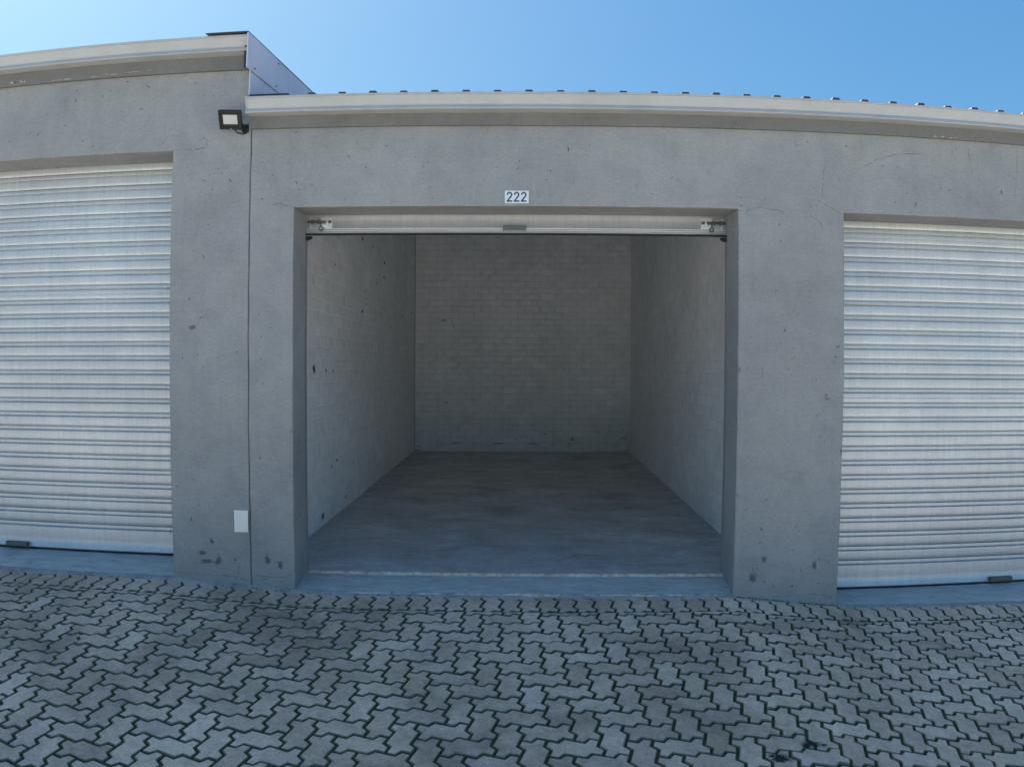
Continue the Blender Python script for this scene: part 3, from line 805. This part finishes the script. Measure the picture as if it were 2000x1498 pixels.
def brick_wall(a, b, zt, zoff, start, rec=.0012, mm='mortar_side'):
    """painted brick wall from a to b (plan points, the room on the left-hand side seen from a to b reversed)"""
    a, b = Vector((*a, 0)), Vector((*b, 0)); u = (b - a).normalized(); L = (b - a).length
    nrm = Vector((u.y, -u.x, 0))            # towards the room
    ang = math.atan2(u.y, u.x)
    w_ = bpy.data.objects.new('brick_wall', None)
    bm = new(); v0 = [a - nrm*rec, b - nrm*rec]
    p = [(v0[0], .0), (v0[1], .0), (v0[1], 3.04 + SL*b.y), (v0[0], 3.04 + SL*a.y)]
    bm.faces.new([bm.verts.new((q.x, q.y, z)) for q, z in p])
    ret = bmesh.ops.extrude_face_region(bm, geom=bm.faces[:]); bmesh.ops.translate(bm, vec=-nrm*.06, verts=[q for q in ret['geom'] if isinstance(q, bmesh.types.BMVert)])
    bmesh.ops.recalc_face_normals(bm, faces=bm.faces[:])
    wl = obj('brick_wall', bm, M[mm], right)
    out_ = []
    r = 0; z = zoff
    while z < zt - .03:
        s = start + (BL/2 if r % 2 else 0) - BL
        while s < L:
            s0, s1 = max(0, s), min(L, s + BL)
            if s1 - s0 > .05 and z + BH < 3.03 + SL*min((a + u*s0).y, (a + u*s1).y): out_.append((a + u*((s0 + s1)/2), z + BH/2, s1 - s0))
            s += BL
        z += BH; r += 1
    walls.append((wl, nrm, ang, out_))
    return wl
brick_wall((-1.58, 7.1), (1.835, 7.1), 3.68, -.006, 0, .0045, 'mortar')
brick_wall((-1.572, .30), (-1.585, 7.098), 3.66, -.006, .08)
brick_wall((1.820, 7.098), (1.700, .30), 3.66, -.006, .05)
allb = []
for wi, (wl, nrm, ang, bl) in enumerate(walls):
    for p, z, l in bl:
        pt = Vector((p.x, p.y, z)); dv = EYE - pt; area = max(0, dv.normalized().dot(nrm))/dv.length_squared*l
        vis = True                           # is it seen through the doorway?
        t = (YD - EYE.y)/(pt.y - EYE.y); q = EYE + (pt - EYE)*t
        if not (V3 + .01 < q.x < V4 - .01 and q.z < ZB) or z < ZF: vis = False
        allb.append((area if vis else -1, wi, p, z, l))
allb.sort(key=lambda t: -t[0])
rb_ = random.Random(21); shared = {}
stuff = [new() for _ in walls]
for i, (ar, wi, p, z, l) in enumerate(allb):
    wl, nrm, ang, _ = walls[wi]; key = round(l, 2)
    off = rb_.uniform(-.0008, .0014); mt = Matrix.Translation((p.x + nrm.x*off, p.y + nrm.y*off, z + rb_.uniform(-.0015, .0015))) @ Matrix.Rotation(ang, 4, 'Z') @ Matrix.Rotation(rb_.gauss(0, .004), 4, 'Y')
    var = rb_.randrange(4)
    if (key, var) not in shared:
        b = brick_mesh(key, int(key*1000) + var); me = bpy.data.meshes.new('brick'); b.to_mesh(me); b.free(); me.materials.append(M['brick']); shared[key, var] = me
    me = shared[key, var]
    if i < 300:
        o = bpy.data.objects.new('brick', me); C.objects.link(o); o.parent = wl; o.matrix_world = mt; o.matrix_parent_inverse = Matrix.Identity(4)
    else:
        tmp = new(); tmp.from_mesh(me); tmp.transform(mt); mm = bpy.data.meshes.new('t'); tmp.to_mesh(mm); tmp.free(); stuff[wi].from_mesh(mm); bpy.data.meshes.remove(mm)
for wi, bm in enumerate(stuff): tag(obj('brick_courses', bm, M['brick'], walls[wi][0]), kind='stuff')
bm = new(); box(bm, -1.9, 7.5, 7.19, 7.4, -.5, 3.80); obj('rear_wall', bm, M['plaster'], right)
bm = new(); box(bm, 1.90, 2.02, WT + .002, 7.18, -.5, 3.08); obj('party_wall', bm, M['plaster'], right)
bm = new(); v = [bm.verts.new(p) for p in ((1.90, WT + .01, 3.081), (2.02, WT + .01, 3.081), (2.02, 7.18, 3.74), (1.90, 7.18, 3.74), (2.02, 7.18, 3.081), (1.90, 7.18, 3.081))]
for q in ((0, 1, 2, 3), (1, 4, 2), (0, 3, 5), (2, 4, 5, 3)): bm.faces.new([v[i] for i in q])
obj('party_wall', bm, M['plaster'], right)
bm = new(); box(bm, 7.3, 7.5, WT + .002, 7.18, -.5, 3.05); obj('end_wall', bm, M['plaster'], right)

# ------------------------------------------------------------------ marks: cracks, chips, smudges
CR = [[(-2.133, 2.776), (-2.085, 2.783), (-1.984, 2.779), (-1.899, 2.794), (-1.904, 2.845)], [(-1.984, 2.779), (-1.933, 2.787), (-1.878, 2.781)], [(1.426, 2.387), (1.458, 2.378), (1.494, 2.391), (1.559, 2.409), (1.608, 2.397), (1.673, 2.392), (1.719, 2.378)], [(2.111, 2.373), (2.054, 2.397), (2.001, 2.424), (1.938, 2.458)], [(1.687, -0.023), (1.774, -0.022), (1.81, -0.006), (1.862, -0.027), (1.895, -0.014), (1.955, -0.012), (2.024, -0.017), (2.076, -0.042)], [(1.862, -0.027), (1.856, -0.06)], [(1.81, -0.006), (1.805, 0.024)], [(-2.125, 0.088), (-1.92, 0.083), (-1.749, 0.08), (-1.688, 0.065), (-1.625, 0.051)], [(-1.695, 0.075), (-1.693, 0.145)], [(-1.59, 0.085), (-1.479, 0.079), (-1.379, 0.085), (-1.34, 0.1)], [(3.345, 2.867), (3.337, 2.719), (3.308, 2.529)], [(2.976, 2.865), (2.984, 2.781), (3.001, 2.663)], [(2.254, 2.691), (2.342, 2.741), (2.465, 2.777), (2.662, 2.795)], [(1.99, 2.736), (1.974, 2.598), (1.962, 2.475)], [(-1.342, 2.404), (-1.372, 2.404), (-1.411, 2.424), (-1.438, 2.418), (-1.487, 2.4)], [(1.887, 2.36), (1.943, 2.332), (1.963, 2.291), (1.949, 2.268)]]
PK = [(-1.857, 2.518, 3), (-1.922, 2.853, 2), (-1.712, 2.671, 2), (-1.769, 2.65, 2), (-1.694, 2.739, 2), (-1.53, 2.452, 3), (-1.532, 2.682, 2), (-1.489, 2.681, 2), (-1.364, 2.678, 2), (-1.464, 2.6, 2), (-1.203, 2.469, 1), (-1.998, 1.831, 3), (-1.757, 1.774, 2), (-1.747, 1.758, 2), (-1.683, 1.496, 3), (-1.528, 1.592, 2), (-1.528, 1.452, 2), (-2.041, 1.48, 2), (-2.044, 1.457, 2), (-1.952, 1.55, 2), (-1.942, 1.476, 2), (-1.959, 1.595, 2), (1.445, 2.466, 2), (1.443, 2.412, 3), (1.686, 2.303, 3), (1.888, 2.418, 3), (1.455, 2.193, 2), (1.695, 2.198, 3), (1.662, 1.892, 3), (1.505, 1.606, 2), (1.532, 1.83, 2), (1.775, 1.536, 2), (1.769, 1.472, 2), (2.05, 1.487, 3), (1.903, 1.343, 2), (1.926, 1.343, 2), (1.581, 0.16, 2), (1.979, 0.213, 3), (1.738, 0.201, 2), (1.627, 0.074, 3), (1.808, 0.044, 5), (-1.712, 0.184, 4), (-1.642, 0.256, 2), (-1.823, 0.217, 2), (-2.053, 0.222, 2), (-2.041, 0.273, 2), (-1.865, 0.298, 3), (-1.81, 0.307, 2), (-1.554, 0.291, 2), (-1.502, 0.227, 2), (-1.448, 0.017, 3), (-1.53, 0.067, 2), (-1.506, 0.061, 2), (1.871, 2.829, 2), (2.131, 2.814, 4), (2.355, 2.818, 2), (2.375, 2.697, 3), (2.47, 2.695, 2), (2.556, 2.629, 2), (2.528, 2.526, 2), (2.773, 2.57, 2), (3.049, 2.646, 2), (3.031, 2.561, 2), (2.45, 2.47, 2), (1.912, 2.535, 2), (1.804, 2.807, 2), (3.22, 2.8, 2), (3.34, 2.712, 2), (-1.996, 3.212, 3), (-1.93, 3.131, 2), (-1.871, 3.128, 2), (-2.859, 3.066, 2), (-2.774, 2.874, 3), (-2.485, 3.052, 2), (-3.282, 3.198, 2), (-2.503, 3.057, 2), (-2.159, 2.906, 1)]
SM = [(-1.973, 1.653, .026, .018), (-1.824, .177, .026, .028), (-1.90, .168, .055, .016), (-1.93, .222, .03, .016), (-1.865, .298, .012, .02), (-1.50, .19, .02, .03), (-1.42, .16, .018, .03), (1.437, 1.405, .007, .018), (1.438, .62, .006, .012), (-1.337, 1.0, .005, .014), (2.095, .9, .006, .014), (-2.143, 1.9, .006, .016), (-2.145, .35, .006, .02), (1.55, .10, .03, .03), (1.62, .22, .02, .02), (1.95, .17, .015, .03)]
rk = random.Random(9)
RX, RZ = (1, 0, 0), (0, 0, 1)
def inside(x, z, mg=.025):
    for a, b, c, e in (LH, RH1, RH2):
        if a - mg < x < b + mg and z < e + mg: return False
    if abs(x - V2) < .03: return False
    return z > zg(x, 0) + .05 and z < (3.26 if x < V2 else 2.87)
for par, lo, hi in ((left, -7.5, V2), (right, V2, 7.5)):
    bp_, bs_, bc_ = new(), new(), new()
    for x, z, s in PK:
        if lo < x < hi: blob(bp_, (x, -.0012, z), RX, RZ, .0018*s + .0020, .0022*s + .0024, rk, 9, rk.uniform(0, 3))
    for x, z, a, b in SM:
        if lo < x < hi: blob(bs_, (x, -.0008, z), RX, RZ, a*1.4, b*1.4, rk, 16, rk.uniform(-.4, .4))
    for i in range(5200):
        x, z = rk.uniform(-4.2, 4.2), rk.uniform(-.1, 3.3)
        if not (lo < x < hi) or not inside(x, z): continue
        dens = noise.noise((x*1.7, z*1.7, 4)) + .5*noise.noise((x*6, z*6, 8))
        if rk.random() > .18 + .5*dens: continue
        s = abs(rk.gauss(0, .0028)) + .0026
        blob(bp_ if rk.random() < .2 else bs_, (x, -.0011, z), RX, RZ, s, s*rk.choice((1, 1.5, 2.5, 4)), rk, 7, rk.uniform(-1.6, 1.6))
    for i in range(70):                  # faint scratches
        x, z = rk.uniform(-3.4, 3.4), rk.uniform(.1, 3.2); a = rk.uniform(-1.2, 1.2) + (0 if rk.random() < .5 else 1.57); L_ = rk.uniform(.02, .09)
        pts = [(x, z), (x + L_*.5*math.cos(a), z + L_*.5*math.sin(a)), (x + L_*math.cos(a + .3), z + L_*math.sin(a + .3))]
        if all(lo < q[0] < hi and inside(*q) for q in pts): ribbon(bs_, pts, .0028, -.0009, rk)
    for c in CR:
        if lo < c[1][0] < hi: ribbon(bc_, c, .0042, -.0014, rk)
    tag(obj('chip_marks', bp_, M['pock'], par), kind='stuff'); tag(obj('smudges', bs_, M['smudge'], par), kind='stuff'); obj('hairline_cracks', bc_, M['crack'], par)['kind'] = 'stuff'
# bare patches where the fascia paint has peeled
for fas, spots in ((fasL, [(-2.95, 3.287, .10, .012), (-2.70, 3.290, .06, .007), (-2.58, 3.296, .10, .010), (-2.42, 3.300, .08, .010), (-2.28, 3.304, .06, .007), (-3.30, 3.292, .04, .02), (-3.24, 3.300, .03, .02)]),
                   (fasR, [(1.42, 2.894, .03, .006), (.75, 2.8935, .04, .004), (2.75, 2.897, .06, .010), (2.86, 2.895, .04, .008), (3.05, 2.90, .06, .010)])):
    bm = new()
    for x, z, a, b in spots:
        for k in range(4): blob(bm, (x + rk.uniform(-a, a)*.6, -.0350, z + rk.uniform(0, b)*.5), RX, RZ, a*.55, b*.6, rk, 12)
    tag(obj('peeled_paint', bm, M['peel'], fas), kind='stuff')
# knocks in the paint of the brick walls
LI = [(3.161, 2.738, 4), (3.703, 2.738, 3), (4.065, 2.76, 2), (4.43, 2.66, 4), (4.403, 2.482, 4), (4.108, 2.471, 2), (3.956, 2.358, 2), (3.16, 1.98, 4), (5.827, 2.096, 3), (6.71, 2.216, 3), (1.35, 1.38, 6), (1.712, 1.373, 3), (1.955, 1.367, 2), (1.587, 0.144, 6), (2.093, 0.553, 3), (1.89, 0.524, 2), (4.494, 1.512, 2), (2.012, 2.313, 2), (3.365, 2.072, 2), (2.419, 0.162, 3), (2.731, 0.445, 2), (3.257, 2.194, 2), (6.761, 2.291, 2), (4.921, 1.898, 2)]
BI = [(-1.131, 2.123, 4), (-0.969, 2.035, 2), (-1.078, 0.831, 3), (0.485, 0.339, 3), (0.914, 0.26, 4), (0.619, 0.841, 2), (1.724, 0.288, 3), (1.692, 0.264, 2), (-0.347, 0.253, 2), (0.017, 0.255, 2), (0.866, 0.179, 2), (-1.54, 0.073, 5), (-1.516, 0.13, 3), (1.783, 0.086, 4), (-0.241, 0.188, 6), (-0.93, 0.188, 5), (0.284, 0.188, 5), (0.608, 0.188, 3), (1.76, 0.248, 3), (1.714, 0.41, 2)]
bm = new()
for y, z, s in LI: blob(bm, (-1.5722 - .0019*(y - .3) + .0022 + .0025, y, z), (0, 1, 0), RZ, .011*s + .004*y, .0068*s, rk, 11, rk.uniform(-.4, .4))
obj('paint_chips', bm, M['white_chip'], walls[1][0])['kind'] = 'stuff'
bm = new()
for x, z, s in BI: blob(bm, (x, 7.1 - .0035, z), RX, RZ, .012*s*(1.9 if z < .2 else 1), .0062*s*(.55 if z < .2 else 1), rk, 11)
obj('paint_chips', bm, M['pock'], walls[0][0])['kind'] = 'stuff'
bm = new()
for i in range(14):
    y, z = rk.uniform(1.2, 4), rk.uniform(.1, 2.3); x = 1.70 + (y - .3)*.12/6.8
    blob(bm, (x - .0045, y, z), (0, 1, 0), RZ, rk.uniform(.006, .02), rk.uniform(.004, .012), rk, 9)
obj('paint_chips', bm, M['white_chip'], walls[2][0])['kind'] = 'stuff'

# ------------------------------------------------------------------ things on the walls
f = thing('floodlight', 'small black floodlight tilted downwards beside the end of the lower gutter', 'floodlight', (-1.600, 0, 2.905))
T = Matrix.Translation((-1.712, -.098, 2.930)) @ Matrix.Rotation(R(10), 4, 'Z') @ Matrix.Rotation(R(37), 4, 'X')
T = Matrix.Translation((1.600, 0, -2.905)) @ T
def part(bm, name, mat, bev=0, sm=False):
    bm.transform(T); return obj(name, bm, mat, f, smooth=sm, bevel=bev)
bm = new(); W2, H2 = .070, .060
box(bm, -W2, W2, -.004, .016, -H2, H2)
v = [bm.verts.new(p) for p in ((-W2*.9, .0165, -H2*.9), (W2*.9, .0165, -H2*.9), (W2*.9, .0165, H2*.9), (-W2*.9, .0165, H2*.9), (-W2*.6, .034, -H2*.6), (W2*.6, .034, -H2*.6), (W2*.6, .034, H2*.6), (-W2*.6, .034, H2*.6))]
for q in ((4, 7, 6, 5), (0, 4, 5, 1), (1, 5, 6, 2), (2, 6, 7, 3), (3, 7, 4, 0)): bm.faces.new([v[i] for i in q])
part(bm, 'housing', M['black'], .003)
bm = new()
for a in ((-W2, W2, H2 - .012, H2), (-W2, W2, -H2, -H2 + .014), (-W2, -W2 + .012, -H2 + .0142, H2 - .0122), (W2 - .012, W2, -H2 + .0142, H2 - .0122)): box(bm, a[0], a[1], -.012, -.0045, a[2], a[3])
part(bm, 'bezel', M['black'], .002)
bm = new(); box(bm, -W2 + .026, W2 - .026, -.0075, -.0045, -H2 + .034, H2 - .026); part(bm, 'lens', M['lens'], .002)
bm = new(); tube(bm, (0, -.0135, -H2 + .007), (0, -.0121, -H2 + .007), .004, 10); part(bm, 'badge', M['rail'])
bm = new(); fl = Matrix.Translation((1.600, 0, -2.905))
box(bm, -1.668, -1.628, -.014, -.001, 2.875, 2.925)
tube(bm, (-1.648, -.012, 2.90), (-1.665, -.075, 2.918), .011, 10)
bm.transform(fl); obj('bracket', bm, M['black'], f, bevel=.002)
bm = new(); prev = None
pts = [Vector((-1.70, -.07, 2.885)), Vector((-1.685, -.05, 2.862)), Vector((-1.66, -.02, 2.862)), Vector((-1.640, -.004, 2.875))]
for a, b in zip(pts, pts[1:]): tube(bm, a, b, .0045, 8)
bm.transform(fl); obj('cable', bm, M['black'], f)

p = thing('cover_plate', 'blank white cover plate low on the column beside the wall joint', 'cover plate', (-1.666, 0, .435))
bm = new(); box(bm, -.046, .046, -.010, -.001, -.070, .070); obj('plate', bm, M['white'], p, bevel=.003)
bm = new(); box(bm, -.050, .052, -.004, -.0008, -.060, .062); obj('backing_box', bm, M['darksteel'], p)

s = thing('number_sign', 'small white number plate reading 222 above the open doorway', 'sign', (.058, 0, 2.452))
bm = new(); box(bm, -.073, .073, -.004, -.0008, -.0385, .0385); obj('plate', bm, M['sign'], s, bevel=.0012)
def digit_two(x0, wd, h, st):
    """numeral 2 as a bent stroke of even width"""
    pts = []
    r = wd/2 - st/2; cx_, cz_ = x0 + wd/2, h/2 - st/2 - r
    for k in range(17):
        a = R(188 - k*(188 + 38)/16); pts.append((cx_ + r*math.cos(a), cz_ + (r*1.02)*math.sin(a)))
    pts.append((x0 + st*.62, -h/2 + st*.75))
    bm = new(); prev = None; n = len(pts); y0, y1 = -.0052, -.0041
    for i, (x, z) in enumerate(pts):
        a, b = pts[max(0, i-1)], pts[min(n-1, i+1)]; dx, dz = b[0] - a[0], b[1] - a[1]; l = math.hypot(dx, dz)
        nx, nz = -dz/l*st/2, dx/l*st/2
        cur = [bm.verts.new(q) for q in ((x + nx, y0, z + nz), (x - nx, y0, z - nz), (x - nx, y1, z - nz), (x + nx, y1, z + nz))]
        if prev:
            for j in range(4): bm.faces.new((prev[j], prev[(j+1) % 4], cur[(j+1) % 4], cur[j]))
        else: bm.faces.new(cur)
        prev = cur
    bm.faces.new(prev[::-1])
    box(bm, x0, x0 + wd, y0 - .0002, y1, -h/2, -h/2 + st)
    bmesh.ops.recalc_face_normals(bm, faces=bm.faces[:])
    return bm
for i in range(3): obj('digit', digit_two(-.0615 + i*.0435, .0345, .061, .0085), M['ink'], s)
